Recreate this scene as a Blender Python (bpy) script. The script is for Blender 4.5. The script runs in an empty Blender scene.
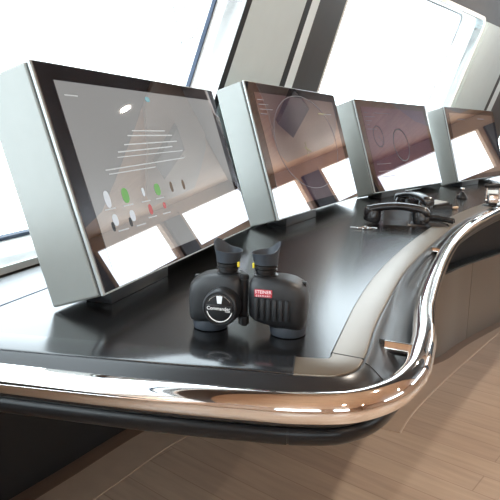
import bpy, bmesh, math, random
from mathutils import Vector, Matrix
random.seed(4)
C = bpy.context.scene.collection
PI = math.pi
ZD = 0.85                                   # desk top height

# ------------------------------------------------------------------ materials
def mat(name, base=(.5,.5,.5), rough=.5, metal=0.0, spec=.5, coat=0.0, emit=None, estr=0.0, ior=1.5):
    m = bpy.data.materials.new(name); m.use_nodes = True
    b = m.node_tree.nodes['Principled BSDF']
    b.inputs['Base Color'].default_value = (*base, 1)
    b.inputs['Roughness'].default_value = rough
    b.inputs['Metallic'].default_value = metal
    b.inputs['Specular IOR Level'].default_value = spec
    b.inputs['IOR'].default_value = ior
    b.inputs['Coat Weight'].default_value = coat
    if emit:
        b.inputs['Emission Color'].default_value = (*emit, 1)
        b.inputs['Emission Strength'].default_value = estr
    return m
def nodes(m): return m.node_tree.nodes, m.node_tree.links, m.node_tree.nodes['Principled BSDF']
def noisy(m, scale=60, amt=.08, bump=.0, bscale=400, rough_amt=.0):
    n, l, b = nodes(m)
    tc = n.new('ShaderNodeTexCoord')
    nz = n.new('ShaderNodeTexNoise'); nz.inputs['Scale'].default_value = scale; nz.inputs['Detail'].default_value = 4
    l.new(tc.outputs['Object'], nz.inputs['Vector'])
    base = tuple(b.inputs['Base Color'].default_value)
    mx = n.new('ShaderNodeMix'); mx.data_type = 'RGBA'
    mx.inputs['A'].default_value = (*[c*(1-amt) for c in base[:3]], 1)
    mx.inputs['B'].default_value = (*[min(1, c*(1+amt)) for c in base[:3]], 1)
    l.new(nz.outputs['Fac'], mx.inputs['Factor']); l.new(mx.outputs['Result'], b.inputs['Base Color'])
    if rough_amt:
        r0 = b.inputs['Roughness'].default_value
        mr = n.new('ShaderNodeMapRange'); mr.inputs['To Min'].default_value = r0-rough_amt; mr.inputs['To Max'].default_value = r0+rough_amt
        l.new(nz.outputs['Fac'], mr.inputs['Value']); l.new(mr.outputs['Result'], b.inputs['Roughness'])
    if bump:
        n2 = n.new('ShaderNodeTexNoise'); n2.inputs['Scale'].default_value = bscale; n2.inputs['Detail'].default_value = 3
        l.new(tc.outputs['Object'], n2.inputs['Vector'])
        bp = n.new('ShaderNodeBump'); bp.inputs['Strength'].default_value = bump; bp.inputs['Distance'].default_value = .001
        l.new(n2.outputs['Fac'], bp.inputs['Height']); l.new(bp.outputs['Normal'], b.inputs['Normal'])
    return m
def wood(name, c1, c2, mortar, rot, bw, rh, rough=.3, offs=.37, gap=.0022, stretch=14):
    m = mat(name, c1, rough); n, l, b = nodes(m)
    tc = n.new('ShaderNodeTexCoord'); mp = n.new('ShaderNodeMapping'); mp.inputs['Rotation'].default_value = (0, 0, rot)
    l.new(tc.outputs['Object'], mp.inputs['Vector'])
    br = n.new('ShaderNodeTexBrick'); br.offset = offs
    br.inputs['Scale'].default_value = 1; br.inputs['Brick Width'].default_value = bw; br.inputs['Row Height'].default_value = rh
    br.inputs['Mortar Size'].default_value = gap; br.inputs['Mortar Smooth'].default_value = .3; br.inputs['Bias'].default_value = 0
    br.inputs['Color1'].default_value = (*c1, 1); br.inputs['Color2'].default_value = (*c2, 1); br.inputs['Mortar'].default_value = (*mortar, 1)
    l.new(mp.outputs['Vector'], br.inputs['Vector'])
    mp2 = n.new('ShaderNodeMapping'); mp2.inputs['Scale'].default_value = (1.2, stretch, 1)
    l.new(mp.outputs['Vector'], mp2.inputs['Vector'])
    nz = n.new('ShaderNodeTexNoise'); nz.inputs['Scale'].default_value = 3; nz.inputs['Detail'].default_value = 6
    l.new(mp2.outputs['Vector'], nz.inputs['Vector'])
    mr = n.new('ShaderNodeMapRange'); mr.inputs['To Min'].default_value = .72; mr.inputs['To Max'].default_value = 1.25
    l.new(nz.outputs['Fac'], mr.inputs['Value'])
    mx = n.new('ShaderNodeMix'); mx.data_type = 'RGBA'; mx.blend_type = 'MULTIPLY'; mx.inputs['Factor'].default_value = 1
    l.new(br.outputs['Color'], mx.inputs['A']); l.new(mr.outputs['Result'], mx.inputs['B'])
    l.new(mx.outputs['Result'], b.inputs['Base Color'])
    return m
def screen_mat(name, gloss, tint, emit=(0,0,0), estr=0.0, vary=None):
    """black display glass: strong clear reflection plus the dim picture the screen gives off"""
    m = bpy.data.materials.new(name); m.use_nodes = True
    n = m.node_tree.nodes; l = m.node_tree.links; n.clear()
    out = n.new('ShaderNodeOutputMaterial')
    df = n.new('ShaderNodeBsdfDiffuse'); df.inputs['Color'].default_value = (.006, .006, .008, 1)
    gl = n.new('ShaderNodeBsdfGlossy'); gl.inputs['Roughness'].default_value = .012; gl.inputs['Color'].default_value = (*tint, 1)
    mx = n.new('ShaderNodeMixShader')
    lw = n.new('ShaderNodeLayerWeight'); lw.inputs['Blend'].default_value = .35
    mr = n.new('ShaderNodeMapRange'); mr.inputs['From Min'].default_value = .05; mr.inputs['From Max'].default_value = .8
    mr.inputs['To Min'].default_value = gloss*.75; mr.inputs['To Max'].default_value = min(1, gloss*1.3)
    l.new(lw.outputs['Fresnel'], mr.inputs['Value']); l.new(mr.outputs['Result'], mx.inputs['Fac'])
    l.new(df.outputs[0], mx.inputs[1]); l.new(gl.outputs[0], mx.inputs[2])
    if estr > 0:
        em = n.new('ShaderNodeEmission'); em.inputs['Strength'].default_value = estr
        if vary:
            tc = n.new('ShaderNodeTexCoord'); nz = n.new('ShaderNodeTexNoise'); nz.inputs['Scale'].default_value = vary[1]; nz.inputs['Detail'].default_value = 5
            l.new(tc.outputs['Object'], nz.inputs['Vector'])
            cm = n.new('ShaderNodeMix'); cm.data_type = 'RGBA'
            cm.inputs['A'].default_value = (*emit, 1); cm.inputs['B'].default_value = (*vary[0], 1)
            cr = n.new('ShaderNodeMapRange'); cr.inputs['From Min'].default_value = .4; cr.inputs['From Max'].default_value = .6
            l.new(nz.outputs['Fac'], cr.inputs['Value'])
            l.new(cr.outputs['Result'], cm.inputs['Factor']); l.new(cm.outputs['Result'], em.inputs['Color'])
        else: em.inputs['Color'].default_value = (*emit, 1)
        ad = n.new('ShaderNodeAddShader'); l.new(mx.outputs[0], ad.inputs[0]); l.new(em.outputs[0], ad.inputs[1])
        l.new(ad.outputs[0], out.inputs[0])
    else: l.new(mx.outputs[0], out.inputs[0])
    return m
def glass_mat():
    m = bpy.data.materials.new('window_glass'); m.use_nodes = True
    n = m.node_tree.nodes; l = m.node_tree.links; n.clear()
    out = n.new('ShaderNodeOutputMaterial'); tr = n.new('ShaderNodeBsdfTransparent'); tr.inputs['Color'].default_value = (.95, .97, .97, 1)
    gl = n.new('ShaderNodeBsdfGlossy'); gl.inputs['Roughness'].default_value = .01
    lw = n.new('ShaderNodeLayerWeight'); lw.inputs['Blend'].default_value = .5
    pw = n.new('ShaderNodeMath'); pw.operation = 'POWER'; pw.inputs[1].default_value = 5; l.new(lw.outputs['Facing'], pw.inputs[0])
    fr = n.new('ShaderNodeMath'); fr.operation = 'MULTIPLY_ADD'; fr.inputs[1].default_value = .5; fr.inputs[2].default_value = .03; l.new(pw.outputs[0], fr.inputs[0])
    mx = n.new('ShaderNodeMixShader'); l.new(fr.outputs[0], mx.inputs[0]); l.new(tr.outputs[0], mx.inputs[1]); l.new(gl.outputs[0], mx.inputs[2])
    l.new(mx.outputs[0], out.inputs[0]); return m

M = {}
M['desk']   = mat('desk_laminate', (.006,.006,.0065), .2, spec=.65)
M['trim']   = noisy(mat('trim_satin', (.165,.132,.098), .28, metal=.6), 30, .05)
M['trimdim'] = noisy(mat('trim_black', (.010,.011,.013), .15, spec=1.0), 30, .1)  # darker copy of the trim, stands in for dim reflections on the front strip
M['pad']    = noisy(mat('edge_leather', (.010,.010,.011), .30, spec=.5), 30, .1)
M['chrome'] = mat('polished_steel', (.93,.91,.90), .035, 1.0)
M['chrome2']= mat('brushed_steel', (.75,.75,.75), .2, 1.0)
M['rubber'] = noisy(mat('black_rubber', (.006,.006,.007), .30, spec=.35), 50, .1)
M['black']  = noisy(mat('black_panel', (.007,.007,.008), .5), 20, .1)
M['panel']  = mat('cabinet_satin', (.25,.22,.19), .30, metal=.55)
M['case']   = noisy(mat('monitor_grey_paint', (.225,.23,.215), .33, metal=.35), 25, .04, .05, 600)
M['caseedge']=mat('monitor_edge', (.36,.38,.37), .3, .4)
M['foot']   = noisy(mat('pedestal_paint', (.03,.033,.037), .35), 30, .05)
M['bezel']  = screen_mat('bezel_glass', .36, (.92,.88,.92))
M['armor']  = noisy(mat('rubber_armour', (.010,.0105,.012), .42, spec=.45), 60, .1, .25, 900)
M['eyecup'] = noisy(mat('eyecup_rubber', (.026,.032,.042), .5), 60, .08)
M['blkmetal']=mat('black_metal', (.012,.012,.013), .28, .3)
M['red']    = mat('badge_red', (.45,.02,.04), .4)
M['white']  = mat('print_white', (.85,.85,.85), .5)
M['yellow'] = mat('yellow_mark', (.75,.6,.03), .5)
M['lens']   = mat('coated_lens', (.02,.02,.05), .02, .0, 1.0)
M['phone']  = noisy(mat('phone_plastic', (.014,.014,.015), .2, spec=.6), 40, .1)
M['phoneg'] = mat('keypad_grey', (.36,.34,.31), .4)
M['silver'] = mat('silver', (.8,.79,.77), .22, 1.0)
M['tan']    = noisy(mat('tan_paper', (.55,.38,.24), .6), 40, .15)
M['leather']= noisy(mat('pillar_panel_leather', (.52,.59,.60), .5), 15, .04, .03, 500)
M['striplight']=noisy(mat('pillar_strip_paint', (.72,.80,.82), .45), 15, .03)
M['frameband']=noisy(mat('window_band', (.04,.039,.04), .45), 15, .08)
M['header'] = noisy(mat('header_wood', (.032,.024,.021), .45), 12, .15)
M['reveal'] = noisy(mat('reveal_white', (.82,.82,.80), .5), 15, .02)
M['gasket'] = mat('gasket', (.03,.05,.09), .5); M['gasketglare'] = mat('gasket_glare', (.55,.6,.65), .5)  # second gasket colour is lightened to put window overexposure into the paint
M['glass']  = glass_mat()
M['ceil']   = wood('ceiling_wood', (.66,.41,.25), (.62,.38,.23), (.52,.32,.19), .2, 9, 1.3, .5, gap=.002, stretch=5)
M['ceilpanel']=noisy(mat('ceiling_panel_paint', (.44,.36,.30), .5), 6, .05)
M['ceildark']= noisy(mat('overhead_black', (.02,.025,.025), .4), 6, .05)
M['wall']   = noisy(mat('wall_wood', (.42,.27,.18), .45), 5, .12)
M['dark']   = noisy(mat('dark_pillar', (.05,.05,.055), .5), 8, .1)
M['hull']   = noisy(mat('lower_wall_black', (.006,.006,.006), .6), 8, .1)
M['floor']  = wood('floor_planks', (.44,.335,.255), (.39,.29,.22), (.30,.215,.16), 0.692, 1.5, .115, .30)
M['border'] = noisy(mat('floor_border_wood', (.39,.29,.22), .32), 14, .12)
M['inlay']  = mat('floor_inlay_line', (.50,.40,.32), .35)
M['skirt']  = noisy(mat('plinth_wood', (.16,.10,.07), .35), 14, .12)
M['lamp']   = mat('lamp_diffuser', (1,1,1), .5, emit=(1,.93,.82), estr=18)

# ------------------------------------------------------------------ object helpers
def link(o, parent=None):
    C.objects.link(o)
    if parent: o.parent = parent
    return o
def obj(name, bm, m, parent=None, smooth=True, ang=28):
    bmesh.ops.recalc_face_normals(bm, faces=bm.faces[:])
    me = bpy.data.meshes.new(name); bm.to_mesh(me); bm.free()
    if m: me.materials.append(m)
    if smooth:
        me.polygons.foreach_set('use_smooth', [True]*len(me.polygons))
        me.set_sharp_from_angle(angle=math.radians(ang))
    return link(bpy.data.objects.new(name, me), parent)
def tag(o, label, cat, group=None):
    o['label'] = label; o['category'] = cat
    if group: o['group'] = group
    return o
def thing(name, label, cat, loc=(0,0,0), rz=0, group=None):
    o = bpy.data.objects.new(name, None); o.empty_display_size = .05
    o.location = loc; o.rotation_euler = (0,0,rz); link(o)
    return tag(o, label, cat, group)
def struct(name, bm, m, parent=None, smooth=False):
    o = obj(name, bm, m, parent, smooth)
    if not parent: o['kind'] = 'structure'
    return o
def NB(): return bmesh.new()
def quad(bm, *p): return bm.faces.new([bm.verts.new(Vector(q)) for q in p])
def hexa(bm, lo, hi):
    """solid between two matching loops of points"""
    a = [bm.verts.new(Vector(q)) for q in lo]; b = [bm.verts.new(Vector(q)) for q in hi]
    n = len(a)
    bm.faces.new(a); bm.faces.new(b[::-1])
    for i in range(n): bm.faces.new((a[i], a[(i+1)%n], b[(i+1)%n], b[i]))
def box(bm, x0,x1,y0,y1,z0,z1, bev=0, mtx=None, seg=2):
    r = bmesh.ops.create_cube(bm, size=1)
    vs = r['verts']
    for v in vs:
        v.co = Vector(((x0+x1)/2+v.co.x*(x1-x0), (y0+y1)/2+v.co.y*(y1-y0), (z0+z1)/2+v.co.z*(z1-z0)))
    if bev:
        es = list({e for v in vs for e in v.link_edges})
        r2 = bmesh.ops.bevel(bm, geom=es, offset=bev, segments=seg, profile=.5, affect='EDGES')
        vs = list({v for f in r2['faces'] for v in f.verts} | {v for v in vs if v.is_valid})
    if mtx: bmesh.ops.transform(bm, matrix=mtx, verts=[v for v in vs if v.is_valid])
    return vs
def lathe(bm, prof, seg=32, mtx=None, capa=True, capb=True):
    """profile of (r, z) turned about z"""
    rings = []
    for r, z in prof:
        rings.append([bm.verts.new((r*math.cos(2*PI*k/seg), r*math.sin(2*PI*k/seg), z)) for k in range(seg)])
    for a, b in zip(rings, rings[1:]):
        for k in range(seg): bm.faces.new((a[k], a[(k+1)%seg], b[(k+1)%seg], b[k]))
    if capa: bm.faces.new(rings[0][::-1])
    if capb: bm.faces.new(rings[-1])
    vs = [v for r in rings for v in r]
    if mtx: bmesh.ops.transform(bm, matrix=mtx, verts=vs)
    return vs
def tube(bm, pts, r, seg=16, caps=True, closed=False):
    pts = [Vector(p) for p in pts]; n = len(pts); rings = []
    up = Vector((0,0,1))
    for i, p in enumerate(pts):
        if closed: t = (pts[(i+1)%n]-pts[i-1]).normalized()
        else: t = (pts[min(i+1,n-1)]-pts[max(i-1,0)]).normalized()
        ref = up if abs(t.z) < .95 else Vector((1,0,0))
        s = t.cross(ref).normalized(); u = s.cross(t)
        rr = r[i] if isinstance(r, (list, tuple)) else r
        rings.append([bm.verts.new(p + s*(rr*math.cos(2*PI*k/seg)) + u*(rr*math.sin(2*PI*k/seg))) for k in range(seg)])
    m = n if closed else n-1
    for i in range(m):
        a, b = rings[i], rings[(i+1)%n]
        for k in range(seg): bm.faces.new((a[k], a[(k+1)%seg], b[(k+1)%seg], b[k]))
    if caps and not closed: bm.faces.new(rings[0][::-1]); bm.faces.new(rings[-1])
def loft(bm, rings, closed=True, caps=True):
    R = [[bm.verts.new(Vector(p)) for p in r] for r in rings]
    n = len(R[0])
    for a, b in zip(R, R[1:]):
        for k in range(n if closed else n-1): bm.faces.new((a[k], a[(k+1)%n], b[(k+1)%n], b[k]))
    if caps and closed: bm.faces.new(R[0][::-1]); bm.faces.new(R[-1])
def sup(cx, cy, rx, ry, z, e=4, n=40):
    o = []
    for k in range(n):
        t = 2*PI*k/n; c, s = math.cos(t), math.sin(t)
        o.append((cx+rx*math.copysign(abs(c)**(2/e), c), cy+ry*math.copysign(abs(s)**(2/e), s), z))
    return o
def text_bm(body, size, mtx, depth=.0003):
    cu = bpy.data.curves.new('t', 'FONT'); cu.body = body; cu.size = size; cu.extrude = depth; cu.align_x = 'CENTER'; cu.align_y = 'CENTER'
    cu.resolution_u = 3
    o = bpy.data.objects.new('t', cu); C.objects.link(o)
    bpy.context.view_layer.update()
    dg = bpy.context.evaluated_depsgraph_get()
    me = bpy.data.meshes.new_from_object(o.evaluated_get(dg))
    bm = NB(); bm.from_mesh(me); bmesh.ops.transform(bm, matrix=mtx, verts=bm.verts[:])
    bpy.data.objects.remove(o); bpy.data.curves.remove(cu); bpy.data.meshes.remove(me)
    return bm
def spline(pts, knots, ts):
    """non uniform Catmull-Rom through pts at knots"""
    out = []; n = len(pts); P = [Vector(p) for p in pts]
    def tan(i):
        if i == 0: return (P[1]-P[0])/(knots[1]-knots[0])
        if i == n-1: return (P[-1]-P[-2])/(knots[-1]-knots[-2])
        h0, h1 = knots[i]-knots[i-1], knots[i+1]-knots[i]
        return ((P[i]-P[i-1])/h0*h1 + (P[i+1]-P[i])/h1*h0)/(h0+h1)
    T = [tan(i) for i in range(n)]
    for t in ts:
        i = max(j for j in range(n-1) if knots[j] <= t+1e-9)
        h = knots[i+1]-knots[i]; s = (t-knots[i])/h
        out.append(P[i]*(2*s**3-3*s**2+1)+T[i]*h*(s**3-2*s**2+s)+P[i+1]*(-2*s**3+3*s**2)+T[i+1]*h*(s**3-s**2))
    return out

# ------------------------------------------------------------------ plan of the console (metres)
DI = [(-.615,.922),(-.387,.876),(-.146,.829),(-.013,.803),(.072,.790),(.104,.785),(.113,.789),(.120,.813),(.150,.911),(.199,1.066),(.302,1.339),(.500,1.765),(.655,2.060),(.90,2.455),(1.30,3.02),(1.90,3.82),(2.7,4.85)]
DO = [(-.585,.852),(-.357,.808),(-.135,.766),(-.012,.745),(.065,.730),(.113,.727),(.144,.748),(.165,.795),(.202,.913),(.262,1.080),(.362,1.335),(.556,1.735),(.712,2.030),(.955,2.42),(1.345,2.98),(1.945,3.78),(2.745,4.81)]
DR = [(-.57,.818),(-.344,.766),(-.128,.717),(-.010,.696),(.065,.686),(.127,.690),(.182,.722),(.228,.781),(.275,.891),(.342,1.108),(.469,1.445),(.652,1.864),(.800,2.150),(1.02,2.51),(1.40,3.05),(2.0,3.85),(2.80,4.88)]
kn = [0]
for a, b in zip(DR, DR[1:]): kn.append(kn[-1]+math.hypot(a[0]-b[0], a[1]-b[1]))
ts = []
for a, b in zip(kn, kn[1:]):
    for k in range(10): ts.append(a+(b-a)*k/10)
ts.append(kn[-1])
def v3(l, z): return [Vector((x, y, z)) for x, y in l]
CI, CO, CR = (spline(v3(l, 0), kn, ts) for l in (DI, DO, DR))
NP = len(ts)
def Z(v, z): return Vector((v.x, v.y, z))
MON = [(-0.2451,0.9649,1.2464,0.7757,0.4064,0.3088,0.1101,0.0091),
       (0.0896,1.872,1.0878,0.8239,0.4561,0.2918,0.1067,0.0053),
       (0.5866,2.7887,0.8905,0.8207,0.4573,0.307,0.1013,0.0032),
       (1.2211,3.496,0.866,0.8302,0.4514,0.275,0.1093,0.0033)]
LINE0 = (-.2635, 1.0375, 1.2464)
def seg(i, a, off):
    x, y, yw = MON[i][:3] if i else LINE0
    return Vector((x+math.cos(yw)*a-math.sin(yw)*off, y+math.sin(yw)*a+math.cos(yw)*off, 0))

# ------------------------------------------------------------------ console
con = thing('bridge_console', 'long curved black bridge console desk carrying the row of monitors', 'console', (0,0,0))
back = [seg(0,-.14,.31), seg(0,.3,.31), seg(0,.75,.31), seg(0,.95,.315), seg(1,.45,.315), seg(2,-.1,.31), seg(2,.5,.31), seg(2,1.2,.31), seg(2,2.0,.31), seg(2,2.9,.31)]
bm = NB()
loop = [Z(p, ZD) for p in CI] + [Z(p, ZD) for p in back[::-1]]
low = [Z(p, ZD-.03) for p in loop]
vt = [bm.verts.new(p) for p in loop]; vb = [bm.verts.new(p) for p in low]
bm.faces.new(vt); bm.faces.new(vb[::-1])
for i in range(len(vt)): bm.faces.new((vt[i], vt[(i+1)%len(vt)], vb[(i+1)%len(vt)], vb[i]))
bmesh.ops.triangulate(bm, faces=[f for f in bm.faces if len(f.verts) > 4])
obj('desk_top', bm, M['desk'], con, smooth=False)
# thin groove strip near the window
bm = NB(); s0, s1 = seg(0,-.12,.168), seg(0,.9,.168)
d = (s1-s0).normalized(); nn = Vector((-d.y, d.x, 0))
hexa(bm, [Z(s0, ZD-.002), Z(s1, ZD-.002), Z(s1+nn*.003, ZD-.002), Z(s0+nn*.003, ZD-.002)], [Z(s0, ZD+.0008), Z(s1, ZD+.0008), Z(s1+nn*.003, ZD+.0008), Z(s0+nn*.003, ZD+.0008)])
obj('desk_seam', bm, M['gasket'], con)
# border trim in three pieces, thin seams between
def idx(t): return min(range(NP), key=lambda i: abs(ts[i]-t))
i_a, i_b = idx(kn[4]-.006), idx(kn[7]-.012)
def trim_piece(i0, i1):
    bm = NB(); rings = []
    for i in range(i0, i1+1):
        a, b = CI[i], CO[i]; d = (b-a).normalized()
        a2 = a+d*.0015; b2 = b
        rings.append([Z(a2, ZD-.02), Z(a2, ZD+.0012), Z(a2+d*.001, ZD+.002), Z(b2-d*.004, ZD+.002), Z(b2-d*.001, ZD+.001), Z(b2, ZD-.002), Z(b2, ZD-.02)])
    loft(bm, rings)
    return bm
for (i0, i1) in ((0, i_a), (i_a, i_b), (i_b, NP-1)):
    o = obj('border_trim', trim_piece(i0, i1), M['trim'] if i0 else M['trimdim'], con)
for o, lab in zip([c for c in con.children if c.name.startswith('border_trim')], ('front border strip', 'rounded corner border piece', 'long side border strip')): o['label'] = lab
# thin dark seams over the joints
for i in (i_a, i_b):
    bm = NB()
    a, b = CI[i], CO[i]; d = (b-a).normalized(); n2 = Vector((-d.y, d.x, 0))*.0009
    hexa(bm, [Z(a-n2, ZD), Z(b-n2, ZD), Z(b+n2, ZD), Z(a+n2, ZD)], [Z(a-n2, ZD+.0024), Z(b-n2, ZD+.0024), Z(b+n2, ZD+.0024), Z(a+n2, ZD+.0024)])
    obj('joint_seam', bm, M['black'], con)
# padded edge between trim and rail, then down to the underside
bm = NB(); rings = []
for i in range(NP):
    a, b = CO[i], CR[i]; w = (b-a).length; d = (b-a)/w
    prof = [(-.004, -.018), (0, -.001), (.004, -.0002), (.010, -.003), (.018, -.010), (.030, -.022), (.45*w+.012, -.036), (max(.7*w,.03)+.008, -.043), (w-.008, -.048), (w-.010, -.056), (w-.022, -.064), (w-.04, -.066), (-.05, -.066)]
    rings.append([Z(a+d*u, ZD+z) for u, z in prof])
loft(bm, rings)
obj('padded_edge', bm, M['pad'], con)
bm = NB()
i = idx(kn[7]-.03); a, b = CO[i], CR[i]; w = (b-a).length; d = (b-a)/w; n2 = Vector((-d.y, d.x, 0))*.001
tube(bm, [Z(a+d*u, ZD+z+.0002) for u, z in [(.004,-.0002),(.010,-.003),(.018,-.010),(.030,-.022),(.45*w+.012,-.036),(w-.012,-.045)]], .0011, 6)
obj('pad_seam', bm, M['black'], con)
# rounded black bumper roll below the rail, in two lengths
def inner(i, off): 
    a, b = CO[i], CR[i]
    t = (CR[min(i+1,NP-1)]-CR[max(i-1,0)]).normalized(); n = Vector((t.y, -t.x, 0))
    return b - n*off
j = idx(kn[4]-.012)
bm = NB(); tube(bm, [Z(inner(i, .033), ZD-.0765) for i in range(NP)], .0152, 16); obj('bumper_core', bm, M['black'], con)
for (i0, i1) in ((0, j), (j, NP-1)):
    bm = NB(); pts = [Z(inner(i, .033), ZD-.0765) for i in range(i0, i1+1)]
    if i0 == 0: pts[-1] = pts[-1]+(pts[-2]-pts[-1]).normalized()*.0012
    else: pts[0] = pts[0]+(pts[1]-pts[0]).normalized()*.0012
    tube(bm, pts, .0165, 20); obj('bumper_roll', bm, M['rubber'], con)
# base: dark carcass following the knee space, lower fascia panels to the right
BASE = [(-.80,1.595),(-.634,1.866),(-.434,2.192),(-.12,2.50),(.35,2.66),(.70,2.77),(.967,2.937),(1.165,3.165),(1.44,3.45),(1.70,3.70),(2.1,4.05),(2.9,4.75)]
bk = [0]
for a, b in zip(BASE, BASE[1:]): bk.append(bk[-1]+math.hypot(a[0]-b[0], a[1]-b[1]))
def base_at(t): return spline(v3(BASE, 0), bk, [t])[0]
def base_curve(t0, t1, n): return spline(v3(BASE, 0), bk, [t0+(t1-t0)*k/n for k in range(n+1)])
def wallstrip(pts, off0, off1, z0, z1):
    bm = NB(); rings = []
    n = len(pts)
    for i, p in enumerate(pts):
        t = (pts[min(i+1,n-1)]-pts[max(i-1,0)]).normalized(); nr = Vector((t.y, -t.x, 0))   # towards the operator
        rings.append([Z(p+nr*off0, z0), Z(p+nr*off1, z0), Z(p+nr*off1, z1), Z(p+nr*off0, z1)])
    loft(bm, rings); return bm
obj('base_carcass', wallstrip(base_curve(0, bk[-1], 80), -.06, -.012, 0.0, .455), M['black'], con)
obj('recess_back', wallstrip(base_curve(bk[3], bk[-1], 60), -.12, -.07, .445, .80), M['black'], con)
cuts = [bk[4]-.1, bk[5]+.05, bk[6]+.42, bk[6]+.98, bk[6]+1.55, bk[-1]]
for a, b in zip(cuts, cuts[1:]):
    o = obj('fascia_panel', wallstrip(base_curve(a+.0025, b-.0025, 14), -.010, .008, .004, .45), M['panel'], con)

# ------------------------------------------------------------------ handrail
rail = thing('handrail', 'thick polished chrome handrail curving round the console edge', 'handrail', (0,0,0))
bm = NB(); tube(bm, [Z(p, ZD-.025) for p in CR], .0205, 28); obj('rail_tube', bm, M['chrome'], rail)
stub_t = [kn[8]-.018, kn[10]+.235, kn[12]+.28, kn[13]+.45]
for t in stub_t:
    i = idx(t); tt = (CR[i+1]-CR[i-1]).normalized(); nr = Vector((tt.y, -tt.x, 0))
    e = CR[i]; s = e - nr*.060 - tt*.012
    bm = NB(); tube(bm, [Z(e - nr*.012, ZD-.020), Z(s, ZD-.014)], .0105, 20)
    o = obj('mounting_stub', bm, M['chrome'], rail)
    ax = (Z(s, ZD-.014)-Z(e, ZD-.020)).normalized()
    bm = NB(); tube(bm, [Z(s, ZD-.014)-ax*.004, Z(s, ZD-.014)+ax*.002], .0118, 20)
    tube(bm, [Z(s, ZD-.014), Z(s, ZD-.036)], .006, 12)
    obj('end_collar', bm, M['blkmetal'], o)

# ------------------------------------------------------------------ monitors
def lines_bm(spec):
    bm = NB()
    for (u0, v0, u1, v1, w) in spec:
        a = Vector((u0, 0, v0)); b = Vector((u1, 0, v1)); d = (b-a).normalized(); n2 = Vector((-d.z, 0, d.x))*w
        hexa(bm, [a-n2, b-n2, b+n2, a+n2], [p+Vector((0,-.0004,0)) for p in (a-n2, b-n2, b+n2, a+n2)])
    return bm
def ring_bm(cx, cz, rx, rz, w, n=64):
    bm = NB(); A = []; B = []
    for k in range(n):
        c, s = math.cos(2*PI*k/n), math.sin(2*PI*k/n)
        A.append([(cx+(rx-w)*c, 0, cz+(rz-w)*s), (cx+(rx+w)*c, 0, cz+(rz+w)*s), (cx+(rx+w)*c, -.0004, cz+(rz+w)*s), (cx+(rx-w)*c, -.0004, cz+(rz-w)*s)])
    A.append(A[0]); loft(bm, A, caps=False); bmesh.ops.remove_doubles(bm, verts=bm.verts[:], dist=1e-6)
    return bm
def emis(name, c, s): return mat(name, (0,0,0), .4, emit=c, estr=s)
E_txt = emis('screen_text', (.75,.78,.78), .46); E_grn = emis('icon_green', (.2,.58,.12), .44); E_wht = emis('icon_white', (.8,.85,.9), .55)
E_brn = emis('icon_brown', (.28,.14,.05), .25); E_red = emis('icon_red', (.75,.12,.12), .45); E_blk = emis('icon_dark', (.02,.03,.04), .2); E_cyn = emis('icon_cyan', (.1,.5,.6), .4)
E_line = emis('chart_line', (.40,.33,.36), .22); E_yel = emis('chart_yellow', (.6,.5,.1), .3); E_ring = emis('radar_ring', (.22,.13,.14), .10)
DISP = [screen_mat('display_glass_light', .40, (.93,.9,.88), (.25,.25,.245), .8),
        screen_mat('display_glass_chart', .60, (1,.86,.74), (.03,.02,.035), .7, ((.06,.04,.055), 5)),
        screen_mat('display_glass_radar', .34, (.90,.82,.86), (.05,.025,.045), .8, ((.035,.02,.04), 6)),
        screen_mat('display_glass_dim', .55, (1,.9,.82), (.03,.03,.035), .7)]
LAB = ['grey flat monitor nearest the binoculars, screen showing rows of small icons',
       'second grey monitor along console, screen showing a faint round chart',
       'third grey monitor, behind the telephones, showing purple radar circles',
       'farthest grey monitor on the console, bright window mirrored in its screen']
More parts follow.
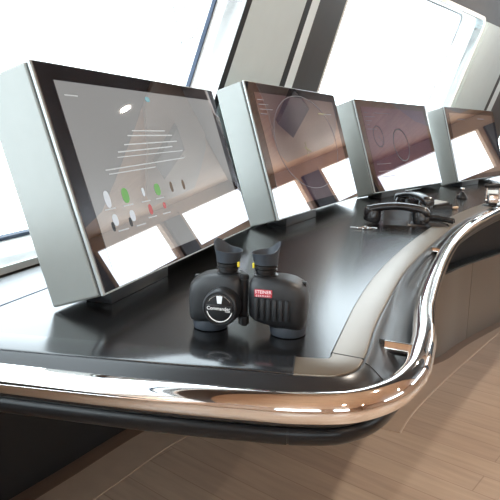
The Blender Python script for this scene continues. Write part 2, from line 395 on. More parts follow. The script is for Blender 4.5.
for i, (x, y, yw, W, H, t, D, dz) in enumerate(MON):
    zb = ZD+.028+dz
    root = thing('monitor', LAB[i], 'monitor', (x, y, ZD), yw, 'monitors along the console')
    tm = Matrix.Translation((0,0,.028+dz)) @ Matrix.Rotation(-t, 4, 'X')      # local: x width, y away, z up the tilted face
    g = .0055
    # casing
    bm = NB(); box(bm, 0, W, .010, D, 0, H, .004, tm); obj('casing', bm, M['case'], root, smooth=False)
    bm = NB(); box(bm, .003, W-.003, .0065, .0102, .003, H-.003, 0, tm); obj('shadow_gap', bm, M['black'], root)
    bm = NB(); box(bm, 0, W, 0.0006, .0066, 0, H, .0012, tm); obj('front_frame', bm, M['caseedge'], root, smooth=False)
    bm = NB(); box(bm, g*.8, W-.002, -.0012, .0008, .0035, H-.0025, .0004, tm); sc = obj('screen', bm, M['bezel'], root, smooth=False)
    du, dv0, dv1 = .058*W, .075*H, .922*H
    bm = NB(); box(bm, du, W-du, -.0017, -.0010, dv0, dv1, 0, tm); dsp = obj('display', bm, DISP[i], sc, smooth=False)
    tt = tm @ Matrix.Translation((0, -.0018, 0))
    def put_lines(name, spec, m):
        for ln in spec: put(name, lines_bm([ln]), m)
    def put(name, bm, m, lab=None):
        bmesh.ops.transform(bm, matrix=tt, verts=bm.verts[:]); o = obj(name, bm, m, sc, smooth=False)
        if lab: o['label'] = lab
    if i == 0:
        def blob(u, v, w, h, m, lab, e=2.4):
            bm = NB(); r = [(p[0], 0, p[1]) for p in sup(u*W, v*H, w, h, 0, e, 20)]
            loft(bm, [r, [(p[0], -.0004, p[2]) for p in r]]); put('icon', bm, m, lab)
        for (u, v, w, h, m, lab) in [(.121,.39,.009,.016,E_wht,'white icon'),(.203,.392,.012,.015,E_grn,'green icon'),(.293,.392,.005,.009,E_wht,'small white icon'),
            (.372,.392,.012,.013,E_grn,'green icon'),(.458,.392,.006,.012,E_brn,'brown icon'),(.538,.392,.006,.012,E_brn,'brown icon'),
            (.128,.292,.009,.011,E_wht,'white icon'),(.112,.266,.005,.009,E_blk,'dark icon'),(.208,.292,.009,.011,E_wht,'white icon'),(.191,.266,.005,.009,E_blk,'dark icon'),
            (.304,.300,.007,.011,E_red,'red icon'),(.385,.303,.006,.007,E_red,'red icon'),(.47,.88,.010,.006,E_cyn,'cyan icon')]:
            blob(u, v, w, h, m, lab)
        sp = []
        for k, (u, v) in enumerate([(.121,.345),(.203,.345),(.293,.345),(.372,.345),(.15,.24),(.235,.24),(.304,.262),(.385,.262)]): sp.append((u*W-.018, v*H, u*W+.018, v*H, .0012))
        put_lines('icon_caption', sp, E_txt)
        put_lines('text_line', [(.30*W,.68*H,.56*W,.68*H,.0012),(.33*W,.705*H,.52*W,.705*H,.001),(.27*W,.635*H,.58*W,.645*H,.0012),(.23*W,.60*H,.54*W,.615*H,.0013),(.22*W,.575*H,.60*W,.588*H,.0009),(.15*W,.52*H,.6*W,.545*H,.0012),(.16*W,.50*H,.4*W,.51*H,.001),(.08*W,.86*H,.13*W,.86*H,.001)], E_txt)
    elif i == 1:
        put('chart_ring', ring_bm(.50*W, .55*H, .355*W, .385*H, .0011), E_line)
        put_lines('text_line', [(.07*W,(.87-.035*k)*H,(.13+.03*((k*7)%3))*W,(.87-.035*k)*H,.0012) for k in range(4)]+[(.78*W,.80*H,.88*W,.80*H,.0016),(.80*W,.3*H,.9*W,.3*H,.0012),(.80*W,.26*H,.88*W,.26*H,.0012),(.14*W,.13*H,.3*W,.13*H,.001)], E_line)
        put_lines('chart_mark', [(.43*W,.51*H,.50*W,.47*H,.0014),(.45*W,.55*H,.455*W,.43*H,.0012),(.70*W,.80*H,.80*W,.80*H,.002)], E_yel)
    elif i == 2:
        put('radar_ring', ring_bm(.485*W, .50*H, .105*W, .185*H, .0035), E_ring)
        put('radar_ring', ring_bm(.20*W, .60*H, .060*W, .115*H, .0022), E_ring)
        put_lines('text_line', [(.08*W,(.86-.045*k)*H,(.12+.04*((k*5)%3))*W,(.86-.045*k)*H,.0014) for k in range(5)]+[(.2*W,.86*H,.42*W,.86*H,.0014),(.1*W,.30*H,.28*W,.30*H,.0012),(.1*W,.22*H,.26*W,.22*H,.0012),(.1*W,.16*H,.3*W,.16*H,.0012),(.2*W,.60*H,.25*W,.52*H,.0012)], E_line)
    else:
        put_lines('text_line', [(.2*W,.84*H,.34*W,.84*H,.002),(.6*W,.86*H,.75*W,.86*H,.002)], E_line)
    # pedestal under the casing
    bm = NB(); box(bm, .09 if i else .07, .36 if i else .30, .012 if i else .03, .085, 0, .030+dz-.001, .002)
    obj('pedestal', bm, M['foot'], root)
    # rear vents, seen from behind
    for k in range(8):
        bm = NB(); box(bm, .25*W, .75*W, D-.001, D+.0015, (.5+.045*k)*H, (.515+.045*k)*H, 0, tm); obj('rear_vent', bm, M['black'], root)

# ------------------------------------------------------------------ binoculars
BX, BY, BR = -.001, .905, math.radians(-14)
bino = thing('binoculars', 'black rubber armoured binoculars standing upright on the desk beside the nearest monitor', 'binoculars', (BX, BY, ZD), BR); bino.scale = (.965,.965,1)
def half(s):
    secs = [(.016,.040,.094,.026),(.020,.034,.0955,.031),(.026,.012,.0965,.034),(.033,.005,.097,.0355),(.050,.0035,.0975,.036),(.066,.0035,.0965,.036),(.077,.004,.0935,.035),(.084,.005,.088,.033),(.089,.007,.079,.030),(.0922,.011,.067,.025),(.0935,.017,.055,.018)]
    bm = NB(); loft(bm, [sup(s*(a+b)/2, 0, (b-a)/2, d, z, 4.2, 48) for z, a, b, d in secs])
    return bm
for s, nm in ((-1, 'left'), (1, 'right')):
    body = obj('body_half', half(s), M['armor'], bino, ang=50)
    # objective barrel standing on the desk
    bm = NB(); lathe(bm, [(.0255,.0),(.0285,.0015),(.0295,.006),(.0295,.017),(.0275,.024)], 40, Matrix.Translation((s*.066,.002,0)))
    obj('objective_barrel', bm, M['eyecup'], bino)
    ex = s*.0315-.0035
    bm = NB(); lathe(bm, [(.0195,.088),(.020,.0945),(.0165,.096),(.0165,.1005),(.0185,.101),(.0185,.1035),(.0165,.104),(.0165,.106),(.0188,.1065),(.0188,.1095),(.0165,.110),(.0165,.116)], 36, Matrix.Translation((ex,0,0)))
    ey = obj('eyepiece', bm, M['blkmetal'], bino)
    bm = NB(); box(bm, ex-s*.0188-.0016, ex-s*.0188+.0016, -.009, -.004, .1045,.1125,.0004); obj('focus_mark', bm, M['yellow'], ey)
    bm = NB(); lathe(bm, [(.0125,.1162),(.0005,.1168)], 30, Matrix.Translation((ex,0,0)), False, True); obj('eyepiece_lens', bm, M['lens'], ey)
    # winged eyecup: tall at the outer side, open on top
    bm = NB(); n = 44
    def rim(th):                       # height of the wing round the cup
        d = math.cos(th - (PI*.90 if s < 0 else PI*.12)); return .1305 + .0155*max(0, d)**2.4 - .002*max(0,-d)
    rings = []
    for f, r in ((0,.0192),(.25,.0198),(.6,.0215),(1,.0238)):
        rings.append([(ex+r*math.cos(2*PI*k/n), r*math.sin(2*PI*k/n), .1115+f*(rim(2*PI*k/n)-.1115)) for k in range(n)])
    for f, r in ((1,.0222),(.6,.0198),(.25,.0178),(.22,.0125)):
        rings.append([(ex+r*math.cos(2*PI*k/n), r*math.sin(2*PI*k/n), .1125+f*(rim(2*PI*k/n)-.1125)) for k in range(n)])
    rings.append([(ex+.0125*math.cos(2*PI*k/n), .0125*math.sin(2*PI*k/n), .1115) for k in range(n)])
    rings.append(rings[0]); loft(bm, rings, caps=False); bmesh.ops.remove_doubles(bm, verts=bm.verts[:], dist=1e-6)
    obj('eyecup', bm, M['eyecup'], bino, ang=60)
# hinge
bm = NB(); lathe(bm, [(.0055,.014),(.0062,.016),(.0062,.088),(.0075,.089),(.0075,.095),(.005,.097)], 24, Matrix.Translation((-.003,-.018,0)))
lathe(bm, [(.009,.018),(.009,.03)], 24, Matrix.Translation((-.003,-.020,0)))
obj('hinge', bm, M['blkmetal'], bino)
# strap lugs
for s in (-1, 1):
    bm = NB(); box(bm, s*.090-.004, s*.090+.004, .002, .010, .078, .085, .001); obj('strap_lug', bm, M['blkmetal'], bino)
# grip grooves on the right half (raised ribs with dark gaps)
bm = NB()
for k in range(6):
    x = .0185+.0098*k; box(bm, x, x+.0062, -.0392, -.0345, .031, .064, .0016)
obj('grip_ribs', bm, M['armor'], bino)
# red badge with white lettering
RX = Matrix.Rotation(PI/2, 4, 'X')
bm = NB(); box(bm, .0185,.0465,-.0378,-.0355,.0668,.0785,.0006); badge = obj('badge', bm, M['red'], bino); badge['label'] = 'red badge with white lettering'
obj('badge_lettering', text_bm('STEINER', .0072, Matrix.Translation((.0325,-.0381,.0749)) @ RX), M['white'], badge, smooth=False)
obj('badge_lettering', text_bm('G E R M A N Y', .0038, Matrix.Translation((.0325,-.0381,.0690)) @ RX), M['white'], badge, smooth=False)
# round compass housing on the left half, facing the viewer
DM = Matrix.Translation((-.034,-.034,.0485)) @ Matrix.Rotation(PI/2, 4, 'X') @ Matrix.Diagonal((.77,.77,1,1))
bm = NB(); lathe(bm, [(.0385,-.004),(.0385,.010),(.0375,.016),(.0355,.0195),(.0335,.0205),(.0325,.0195),(.0318,.0185)], 56, DM); dial = obj('compass_housing', bm, M['armor'], bino)
bm = NB(); lathe(bm, [(.0285,.0180),(.0285,.0196),(.0272,.0200)], 56, DM); obj('dial_face', bm, M['blkmetal'], dial)
bm = NB(); r = [(.0278*math.cos(a), .0278*math.sin(a)) for a in [math.radians(195+150*k/30) for k in range(31)]]
q = [(.0262*math.cos(a), .0262*math.sin(a)) for a in [math.radians(195+150*k/30) for k in range(31)]]
loft(bm, [[(a[0],a[1],.0199),(b[0],b[1],.0199),(b[0],b[1],.0206),(a[0],a[1],.0206)] for a, b in zip(r, q)]); bmesh.ops.transform(bm, matrix=DM, verts=bm.verts[:]); obj('dial_arc', bm, M['white'], dial)
bm = NB(); r = [(.0268*math.cos(a), .0268*math.sin(a)) for a in [math.radians(30+120*k/30) for k in range(31)]]
q = [(.0260*math.cos(a), .0260*math.sin(a)) for a in [math.radians(30+120*k/30) for k in range(31)]]
loft(bm, [[(a[0],a[1],.0199),(b[0],b[1],.0199),(b[0],b[1],.0206),(a[0],a[1],.0206)] for a, b in zip(r, q)]); bmesh.ops.transform(bm, matrix=DM, verts=bm.verts[:]); obj('dial_arc', bm, M['chrome2'], dial)
bm = NB(); box(bm, -.0275,.0275,-.0068,.0068,.0196,.0222,.001, DM); obj('dial_bar', bm, M['blkmetal'], dial)
obj('dial_lettering', text_bm('Commander', .0098, DM @ Matrix.Translation((-.001,.0006,.0224))), M['white'], dial, smooth=False)
obj('dial_lettering', text_bm('7x50', .0052, DM @ Matrix.Translation((.018,-.0045,.0224))), M['white'], dial, smooth=False)
bm = NB(); loft(bm, [[(-.0065,.0255,.0198),(.0065,.0255,.0198),(.0045,.0100,.0198),(-.0045,.0100,.0198)],[(-.006,.025,.0212),(.006,.025,.0212),(.0042,.0103,.0212),(-.0042,.0103,.0212)]])
bmesh.ops.transform(bm, matrix=DM, verts=bm.verts[:]); obj('dial_window', bm, mat('dial_window_white', (.75,.8,.85), .15), dial)

# ------------------------------------------------------------------ telephones
def handset(name, label, loc, rz, tilt=0, group='telephone handsets'):
    h = thing(name, label, 'telephone handset', loc, rz, group); h.rotation_euler = (0, tilt, rz); h.scale = (1.12,1.12,1.07)
    bm = NB(); rings = []
    N = 24
    for k in range(N+1):
        s = k/N; x = -.098+.196*s; a = 1-abs(2*s-1)
        zc = .042+.016*math.sin(PI*s)-.004*(1-a)**6
        w = .0205+.004*(1-a)**2; th = .0125+.0035*(1-a)**2
        if s < .04 or s > .96: w *= .75; th *= .7
        rings.append([(x, p[0], zc+p[1]) for p in sup(0,0,w,th,0,3,24)])
    loft(bm, rings); obj('handle', bm, M['phone'], h, ang=60)
    for sx, nm in ((-1,'earpiece'),(1,'mouthpiece')):
        bm = NB(); mt = Matrix.Translation((sx*.072,0,.026)) @ Matrix.Rotation(-sx*.22, 4, 'Y')
        lathe(bm, [(.019,-.022),(.0245,-.020),(.0262,-.013),(.0255,-.002),(.0235,.010),(.021,.020)], 32, mt)
        obj(nm, bm, M['phone'], h)
    return h
def phone(name, label, loc, rz, group='telephones on the console'):
    p = thing(name, label, 'telephone', loc, rz, group)
    bm = NB()
    loft(bm, [[(x, y, z) for (y, z) in ((-.030,0),(.030,0),(.027,h),(-.027,h))] for x, h in ((-.042,.014),(-.036,.020),(.036,.020),(.042,.006),(.104,.006),(.108,.016),(.150,.012),(.176,.005))])
    obj('base', bm, M['phone'], p)
    bm = NB(); loft(bm, [[(x, y, z) for (y, z) in ((-.024,.012),(.024,.012),(.018,h),(-.018,h))] for x, h in ((-.050,.034),(-.040,.054),(.040,.054),(.050,.034))])
    obj('cradle', bm, M['phone'], p)
    return p
P1 = (.508, 2.045, ZD); r1 = math.radians(-14)
p1 = phone('telephone', 'black telephone base in front, lying on the desk towards the padded edge', P1, r1)
handset('telephone_handset', 'black handset in front, resting on the nearer telephone', (P1[0],P1[1],ZD+.0005), r1)
P2 = (.672, 2.435, ZD); r2 = math.radians(-70)
p2 = thing('telephone', 'black telephone base with grey keypad, behind the front handset', 'telephone', P2, r2, 'telephones on the console')
bm = NB(); loft(bm, [[(x, y, z) for (y, z) in ((-.026,0),(.158,0),(.154,.026),(.050,.014),(-.022,.010))] for x in (-.050,.050)])
obj('base', bm, M['phone'], p2)
bm = NB(); loft(bm, [[(x, y, z) for (y, z) in ((-.022,.009),(.022,.009),(.018,h),(-.018,h))] for x, h in ((-.036,.026),(-.028,.044),(.028,.044),(.036,.026))])
obj('cradle', bm, M['phone'], p2)
mt = Matrix.Translation((0,.105,.0235)) @ Matrix.Rotation(.115,4,'X')
bm = NB(); box(bm, -.044,.044,-.040,.042,-.004,.004,.0015, mt); kp = obj('keypad', bm, M['phone'], p2)
for a in range(4):
    for b in range(3):
        bm = NB(); box(bm, -.038+.0265*b, -.038+.0265*b+.021, -.036+.0195*a, -.036+.0195*a+.015, .0035, .0065, .0012, mt); obj('key', bm, M['phoneg'], kp)
handset('telephone_handset', 'black arched handset lying behind, on the farther telephone', (P2[0],P2[1],ZD+.0005), r2)
# coiled cord of the front handset, lying on the desk
bm = NB(); pts = []
for k in range(240):
    s = k/239; cx, cy = .618+.085*s, 2.055-.028*s+.018*math.sin(PI*s)
    pts.append((cx+.0, cy+.007*math.cos(k*.62), ZD+.0145+.009*math.sin(k*.62)+.010*(1-s)))
tube(bm, pts, .0022, 6)

o = obj('coiled_cord', bm, M['phone'], p1); o.matrix_parent_inverse = (Matrix.Translation(P1) @ Matrix.Rotation(r1, 4, 'Z')).inverted()

# ------------------------------------------------------------------ small things on the desk
kb = thing('key_bunch', 'small silver bunch of keys on the desk left of the front handset', 'keys', (.375,1.925,ZD), .3)
bm = NB(); tube(bm, [(.010*math.cos(2*PI*k/24), .010*math.sin(2*PI*k/24), .003+.006*(1+math.cos(2*PI*k/24))/2) for k in range(24)], .0014, 8, closed=True); obj('ring', bm, M['silver'], kb)
for k, (a, dz) in enumerate(((.2,.002),(2.6,.004),(-.9,.007))):
    mt = Matrix.Translation((.012*math.cos(a), .012*math.sin(a), dz)) @ Matrix.Rotation(a,4,'Z')
    bm = NB(); lathe(bm, [(.009,0),(.0095,.0008),(.009,.0018)], 20, mt @ Matrix.Translation((.006,0,0))); box(bm, .012,.034,-.003,.003,0,.0017,.0004, mt)
    for q in range(3): box(bm, .019+.005*q,.021+.005*q,-.005,-.002,0,.0016,0, mt)
    obj('key', bm, M['silver'], kb)
js = thing('joystick', 'small black cone shaped joystick on the desk before the farthest monitor', 'joystick', (1.035,2.90,ZD), 0)
bm = NB(); lathe(bm, [(.026,0),(.027,.003),(.024,.012),(.016,.022),(.010,.030),(.008,.034)], 32); obj('base', bm, M['rubber'], js)
bm = NB(); lathe(bm, [(.006,.030),(.006,.038),(.011,.040),(.0125,.046),(.010,.052),(.005,.054)], 24); obj('knob', bm, M['chrome2'], js)
cw = thing('crumpled_wrapper', 'tiny crumpled tan wrapper on the desk beside the grey keypad', 'wrapper', (.858,2.47,ZD), .5)
bm = NB(); bmesh.ops.create_icosphere(bm, subdivisions=2, radius=1)
for v in bm.verts: v.co = Vector((v.co.x*.016, v.co.y*.010, max(0, v.co.z*.007+.006)))*(1+random.uniform(-.18,.18)); v.co.z = max(0, v.co.z)
wr = obj('paper', bm, M['tan'], cw, smooth=False)
# engine control: black base, drum, two chrome arms and a black grip
th = thing('throttle_lever', 'chrome armed throttle lever with black crossbar grip at the right frame edge', 'throttle', (1.062,2.60,ZD), math.radians(-8)); th.scale = (.78,.78,.95)
bm = NB(); lathe(bm, [(.050,0),(.052,.003),(.049,.006),(.047,.007)], 40); obj('base_plate', bm, M['rubber'], th)
bm = NB(); lathe(bm, [(.030,-.024),(.031,-.022),(.031,.022),(.030,.024)], 36, Matrix.Translation((0,0,.030)) @ Matrix.Rotation(PI/2,4,'Y')); obj('drum', bm, M['chrome2'], th)
bm = NB(); box(bm, -.02,.02,-.028,.028,.005,.03,.004); obj('drum_housing', bm, M['rubber'], th)
for s in (-1, 1):
    bm = NB(); tube(bm, [(s*.034,.0,.022),(s*.034,-.002,.05),(s*.034,-.006,.092)], .0055, 16); lathe(bm, [(.012,-.004),(.012,.004)], 20, Matrix.Translation((s*.034,0,.028)) @ Matrix.Rotation(PI/2,4,'Y')); obj('lever_arm', bm, M['chrome'], th)
bm = NB(); tube(bm, [(-.048,-.006,.094),(-.042,-.006,.094),(.042,-.006,.094),(.048,-.006,.094)], [.008,.0105,.0105,.008], 20); obj('grip', bm, M['rubber'], th)
bm = NB(); lathe(bm, [(.008,0),(.009,.006),(.006,.011)], 16, Matrix.Translation((-.018,-.006,.102))); obj('button', bm, M['rubber'], th)
bm = NB(); box(bm, -.028,.028,-.004,.006,.05,.074,.003); obj('scale_plate', bm, M['striplight'], th)

# ------------------------------------------------------------------ raked window wall on the left
ZS, LEAN = .9, math.radians(20)
def P3(i, a, up, dep=0, off=.33):
    yw = MON[i][2] if i else math.radians(71.4)
    b = Vector((-math.sin(yw), math.cos(yw), 0)); a_ = Vector((math.cos(yw), math.sin(yw), 0))
    p = Vector((*(MON[i] if i else LINE0)[:2], ZS)) + a_*a + b*off
    return p + up*(Vector((0,0,1))*math.cos(LEAN)-b*math.sin(LEAN)) + dep*(b*math.cos(LEAN)+Vector((0,0,1))*math.sin(LEAN))
UT = 1.36                                                        # up the slope to the ceiling
def slab(bm, f, a0, a1, u0, u1, d0, d1):
    hexa(bm, [f(a0,u0,d0), f(a1,u0,d0), f(a1,u1,d0), f(a0,u1,d0)], [f(a0,u0,d1), f(a1,u0,d1), f(a1,u1,d1), f(a0,u1,d1)])
f0 = lambda a, u, d: P3(0, a, u, d)
f2 = lambda a, u, d: P3(2, a, u, d)
A0, A2 = 1.006, -.256
def facet(p):                                                    # the pillar between the two window planes
    def f(s, u, d): return f0(A0, u, d)*(1-s) + f2(A2, u, d)*s
    return f
fp = facet(0)
WT = .99
wn = 0
def window(f, a0, a1, u0, u1, dep, right_only=False, trim_in=.0):
    global wn; wn += 1
    r = .05
    # reveal tunnel with rounded corners, glass pane and gasket line
    def outline(e, d):
        pts = []
        for (cx, cy, t0) in ((a1-r, u1-r, 0), (a0+r, u1-r, PI/2), (a0+r, u0+r, PI), (a1-r, u0+r, 1.5*PI)):
            for k in range(7):
                t = t0+PI/2*k/6; pts.append(f(cx+(r+e)*math.cos(t), cy+(r+e)*math.sin(t), d))
        return pts
    bm = NB(); loft(bm, [outline(0, -.004), outline(.02, -.004), outline(.02, dep+.02), outline(0, dep+.02), outline(0, -.004)], caps=False)
    bmesh.ops.remove_doubles(bm, verts=bm.verts[:], dist=1e-6)
    w = struct('window_%d' % wn, bm, M['reveal'], None, True)
    bm = NB(); loft(bm, [outline(.001, dep-.006), outline(-.010, dep-.006), outline(-.010, dep+.006), outline(.001, dep+.006), outline(.001, dep-.006)], caps=False)
    obj('gasket', bm, M['gasket'] if dep < .12 else M['gasketglare'], w)
    bm = NB(); loft(bm, [outline(-.008, dep), outline(-.008, dep+.008)]); obj('pane', bm, M['glass'], w, smooth=False)
    return w
WIN0 = [(-1.75, A0), (-4.1, -2.25)]
WIN2 = [(A2, 1.295), (2.62, 4.15), (4.85, 6.35)]
def wall_run(nm, f, a_lo, a_hi, wins, u_bot, mlow, mtop, mp, dep, th=.05):
    """wall with openings: sill band, header band, piers"""
    bm = NB()
    slab(bm, f, a_lo, a_hi, -.06, u_bot, 0, th)
    ws = sorted(wins); r = .05
    xs = [a_lo]
    for a, b in ws: xs += [a, b]
    xs.append(a_hi)
    for k in range(0, len(xs), 2):
        if xs[k+1]-xs[k] > 1e-3: slab(bm, f, xs[k], xs[k+1], u_bot, WT, 0, th)
    # rounded window corners
    for a, b in ws:
        for (cx, sx) in ((a, 1), (b, -1)):
            for (cy, sy) in ((u_bot, 1), (WT, -1)):
                arc = [(cx+sx*r*(1-math.cos(t)), cy+sy*r*(1-math.sin(t))) for t in [PI/2*k/6 for k in range(7)]]
                loop = [(cx, cy)] + arc
                hexa(bm, [f(x, y, 0) for x, y in loop], [f(x, y, th) for x, y in loop])
    o = struct(nm, bm, mp)
    bm = NB(); slab(bm, f, a_lo, a_hi, WT, UT+.06, -.0, th); return o, bm
w0, hb = wall_run('wall_left', f0, -4.6, A0, WIN0, -.038, None, None, M['reveal'], .10)
struct('trim_1', hb, M['header'])
w2, hb = wall_run('wall_front', f2, A2, 7.35, WIN2, -.038, None, None, M['leather'], .15)
struct('trim_2', hb, M['header'])
window(f0, *WIN0[0], -.038, WT, .10); window(f0, *WIN0[1], -.038, WT, .10)
for a, b in WIN2: window(f2, a, b, -.038, WT, .15)
# pillar facet: leather panel, dark gap, light strip, dark band beside window
bm = NB(); slab(bm, fp, 0, 1, -.06, UT+.06, .012, .06); struct('wall_pillar', bm, M['black'])
bm = NB(); slab(bm, fp, 0.0, .04, -.01, UT, -.005, .013); slab(bm, fp, .515, .575, -.01, UT, -.005, .013); struct('trim_14', bm, M['black'])
bm = NB(); slab(bm, fp, 0.04, .515, -.01, UT, -.006, .013); struct('trim_3', bm, M['leather'])
bm = NB(); slab(bm, fp, .575, .66, -.01, UT, -.004, .013); struct('trim_4', bm, M['striplight'])
bm = NB(); slab(bm, fp, .66, 1.0, -.01, UT, -.002, .013); struct('trim_5', bm, M['frameband'])
# the same build-up on the second pillar
bm = NB(); slab(bm, f2, 1.345, 1.935, .0, WT, -.010, .001); struct('trim_6', bm, M['leather'])
bm = NB(); slab(bm, f2, 1.935, 1.995, .0, WT, -.0095, .001); struct('trim_7', bm, M['black'])
bm = NB(); slab(bm, f2, 1.995, 2.10, .0, WT, -.008, .001); struct('trim_8', bm, M['striplight'])
bm = NB(); slab(bm, f2, 2.10, 2.60, .0, WT, -.006, .001); struct('trim_9', bm, M['frameband'])
# lower wall below the sills, running out and down behind the console
bm = NB()
low = [P3(0,-4.6,-.06), P3(0,A0,-.06), P3(2,A2,-.06), P3(2,7.35,-.06)]
outd = [Vector((-.95,.32,0)), Vector((-.90,.44,0)), Vector((-.85,.53,0)), Vector((-.78,.63,0))]
loA = [p for p in low]; loB = [Vector((p.x, p.y, 0))+d*.95 for p, d in zip(low, outd)]
for k in range(3):
    hexa(bm, [loA[k], loA[k+1], loB[k+1], loB[k]], [q+d*.05 for q, d in ((loA[k],outd[k]),(loA[k+1],outd[k+1]),(loB[k+1],outd[k+1]),(loB[k],outd[k]))])
struct('wall_lower', bm, M['hull'])
# wiper arm outside the nearest window: two slim rods, colour lightened to stand in for bloom
wp = thing('windscreen_wiper', 'slim glare-paled wiper arm outside the left window', 'wiper')
bm = NB()
tube(bm, [P3(0,.915,.52,.125), P3(0,.45,.90,.14)], .003, 8); tube(bm, [P3(0,.955,.545,.125), P3(0,.52,.95,.14)], .003, 8); tube(bm, [P3(0,.90,.525,.125), P3(0,.97,.55,.125)], .003, 8)
obj('arm', bm, mat('wiper_glare', (.7,.74,.8), .4), wp)
bm = NB(); tube(bm, [P3(0,.965,.55,.122), P3(0,.985,.59,.122)], .005, 8); obj('pivot', bm, mat('wiper_glare2', (.6,.64,.7), .4), wp)
wp2 = thing('windscreen_wiper', 'thin curved wiper arm outside the window behind the third monitor', 'wiper')
bm = NB(); tube(bm, [P3(2,1.185,.45,.17), P3(2,1.195,.55,.17), P3(2,1.205,.63,.17), P3(2,1.225,.74,.17), P3(2,1.25,.82,.17), P3(2,1.275,.88,.17)], .005, 8); obj('arm', bm, mat('wiper_grey', (.45,.6,.65), .4), wp2)

# ------------------------------------------------------------------ floor, ceiling, the rest of the wheelhouse
XR, YB, ZC = 5.0, -3.4, 2.16
def slab_poly(loop, z0, z1):
    bm = NB(); hexa(bm, [Z(p, z0) for p in loop], [Z(p, z1) for p in loop])
    bmesh.ops.triangulate(bm, faces=[f for f in bm.faces if len(f.verts) > 4]); return bm
struct('floor', slab_poly([loB[0]-Vector((0,.6,0)), loB[1], loB[2], loB[3], Vector((5.2,9.2,0)), Vector((5.2,YB-.2,0))], -.06, 0), M['floor'])
UC = (ZC-ZS)/math.cos(LEAN)
struct('ceiling', slab_poly([P3(0,-4.6,UC,.02), P3(0,A0,UC,.02), P3(2,A2,UC,.02), P3(2,7.35,UC,.02), Vector((5.2,9.2,0)), Vector((5.2,YB-.2,0))], ZC, ZC+.06), M['ceil'])
# wooden border and plinth strip along the console base
bc = base_curve(.0, bk[-1], 90)
struct('baseboard_console', wallstrip(bc, -.012, .055, 0, .004), M['skirt'])
struct('trim_10', wallstrip(base_curve(0, bk[3], 40), .055, .21, 0, .003), M['border'])
AR = [(.60,2.15),(.66,2.26),(.822,2.501),(1.002,2.742),(1.168,2.957),(1.501,3.38),(1.9,3.85),(2.3,4.25)]
ak = [0]
for a, b in zip(AR, AR[1:]): ak.append(ak[-1]+math.hypot(a[0]-b[0], a[1]-b[1]))
arc = spline(v3(AR, 0), ak, [ak[-1]*k/60 for k in range(61)])
bm = NB(); be = [p for p in base_curve(bk[3]+.03, bk[10], 60)]
rings = []
for p, q in zip(be, arc):
    rings.append([Z(p, 0), Z(q, 0), Z(q, .003), Z(p, .003)])
loft(bm, rings); struct('trim_15', bm, M['border'])
struct('trim_16', wallstrip(arc, -.003, .003, 0, .0042), M['inlay'])
# back wall with a wide window
def wall_box(nm, wins, along, fixed, thick, lo, hi, z0, z1, m):
    bm = NB()
    def bx(a0, a1, zz0, zz1):
        if a1-a0 < 1e-3 or zz1-zz0 < 1e-3: return
        if along == 'y': box(bm, fixed, fixed+thick, a0, a1, zz0, zz1)
        else: box(bm, a0, a1, fixed, fixed+thick, zz0, zz1)
    bx(lo, hi, 0, z0); bx(lo, hi, z1, ZC)
    xs = [lo]+[v for w in sorted(wins) for v in w]+[hi]
    for k in range(0, len(xs), 2): bx(xs[k], xs[k+1], z0, z1)
    return struct(nm, bm, m)
def flat_window(along, fixed, thick, a0, a1, z0, z1, m):
    global wn; wn += 1
    bm = NB(); e = .045
    def bx(p, q, s, t, d0=-.012, d1=.06, b=bm):
        if along == 'y': box(b, fixed+d0, fixed+d1, p, q, s, t)
        else: box(b, p, q, fixed+d0, fixed+d1, s, t)
    bx(a0, a1, z0, z0+e); bx(a0, a1, z1-e, z1); bx(a0, a0+e, z0+e, z1-e); bx(a1-e, a1, z0+e, z1-e)
    w = struct('window_%d' % wn, bm, m)
    b2 = NB(); bx(a0+e, a1-e, z0+e, z1-e, .02, .028, b2); obj('pane', b2, M['glass'], w, smooth=False)
RW = [(-.7,1.3),(2.6,4.55),(4.96,6.22),(6.62,8.3)]
wall_box('wall_right', RW, 'y', XR, .12, YB, 9.4, 1.38, 2.02, M['wall'])
for a, b in RW: flat_window('y', XR, .12, a, b, 1.38, 2.02, M['wall'])
for k, (a, b) in enumerate(((4.60,4.91),(6.26,6.58))):
    bm = NB(); box(bm, XR-.05, XR, a, b, .0, 1.97); struct('trim_%d' % (17+k), bm, M['dark'])
BW = [(-.9,.6),(1.2,2.7)]
wall_box('wall_back', BW, 'x', YB-.12, .12, -3.2, 6.0, .95, 1.98, M['wall'])
for a, b in BW: flat_window('x', YB-.06, .06, a, b, .95, 1.98, M['striplight'])
# round-ended ceiling panel and the black overhead hatch mirrored in the screens
edge = [(1.15,3.35),(1.48,3.78),(1.82,4.26),(2.4,4.88),(2.97,5.43),(3.83,6.13),(4.45,6.6)]
oth = [(4.5,5.75),(3.9,5.2),(3.14,4.62),(2.5,4.15),(1.7,3.5),(1.3,3.28)]
bm = NB(); lp = [Vector((x, y, ZC-.035)) for x, y in edge+oth]
hexa(bm, lp, [Z(p, ZC) for p in lp]); bmesh.ops.triangulate(bm, faces=[f for f in bm.faces if len(f.verts) > 4]); struct('trim_11', bm, M['ceilpanel'])
bm = NB(); lp = [Vector((x, y, ZC-.02)) for x, y in ((.55,2.0),(.9,2.9),(1.2,3.22),(1.95,3.6),(3.0,4.1),(3.9,4.5),(4.6,4.5),(4.6,3.2),(2.2,2.2))]
hexa(bm, lp, [Z(p, ZC) for p in lp]); bmesh.ops.triangulate(bm, faces=[f for f in bm.faces if len(f.verts) > 4]); struct('trim_13', bm, M['header'])
bm = NB(); lp = [Vector((x, y, ZC-.085)) for x, y in ((2.05,4.12),(2.62,4.72),(3.35,5.02),(2.75,4.40))]
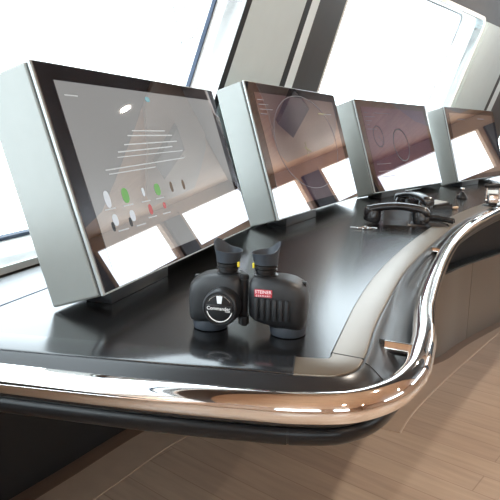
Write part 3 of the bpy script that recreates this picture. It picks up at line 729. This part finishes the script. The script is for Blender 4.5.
hexa(bm, lp, [Z(p, ZC-.03) for p in lp]); hp = struct('trim_12', bm, M['ceildark'])
# downlights
for (x, y) in ((1.62,3.25),(1.0,1.4),(2.6,1.2),(.9,-.6),(2.6,-1.2),(3.6,3.2)):
    zc = ZC-.021 if x == 1.62 else ZC
    d = thing('ceiling_downlight', 'round recessed silver rimmed ceiling downlight', 'ceiling lamp', (x, y, zc), 0, 'ceiling downlights')
    bm = NB(); lathe(bm, [(.050,0),(.050,-.008),(.040,-.010),(.038,-.004)], 28); obj('trim_ring', bm, M['silver'], d)
    bm = NB(); lathe(bm, [(.038,-.003),(.038,-.006)], 28); obj('diffuser', bm, M['lamp'], d)
    L = bpy.data.lights.new('downlight', 'AREA'); L.shape = 'DISK'; L.size = .07; L.energy = 14; L.color = (1,.9,.78)
    lo = bpy.data.objects.new('lamp_light', L); lo.location = (0,0,-.012); link(lo, d)

# ------------------------------------------------------------------ daylight
w = bpy.data.worlds.new('overcast'); bpy.context.scene.world = w; w.use_nodes = True
bg = w.node_tree.nodes['Background']; bg.inputs['Color'].default_value = (.84,.93,1.0,1); bg.inputs['Strength'].default_value = 5.0

# ------------------------------------------------------------------ camera
Rr, Ru, Rf = Vector((0.99993424,0.00226226,0.01124227)), Vector((-0.01146763,0.19726090,0.98028395)), Vector((0,0.98034842,-0.19727387))
cam = bpy.data.cameras.new('camera'); co = bpy.data.objects.new('camera', cam); link(co)
cam.sensor_width = 36; cam.sensor_fit = 'HORIZONTAL'; cam.lens = 36*592.266/500; cam.clip_start = .02
m3 = Matrix((Rr, Ru, -Rf)).transposed()
co.matrix_world = Matrix.Translation((0,0,1.1631634)) @ m3.to_4x4()
S = bpy.context.scene; S.camera = co
S.view_settings.view_transform = 'Standard'; S.view_settings.look = 'None'; S.view_settings.gamma = 1; S.view_settings.use_curve_mapping = False
S.view_settings.exposure = 0.4
S.cycles.use_denoising = True
S.cycles.max_bounces = 10; S.cycles.diffuse_bounces = 5; S.cycles.glossy_bounces = 6; S.cycles.transparent_max_bounces = 12
S.cycles.sample_clamp_indirect = 8
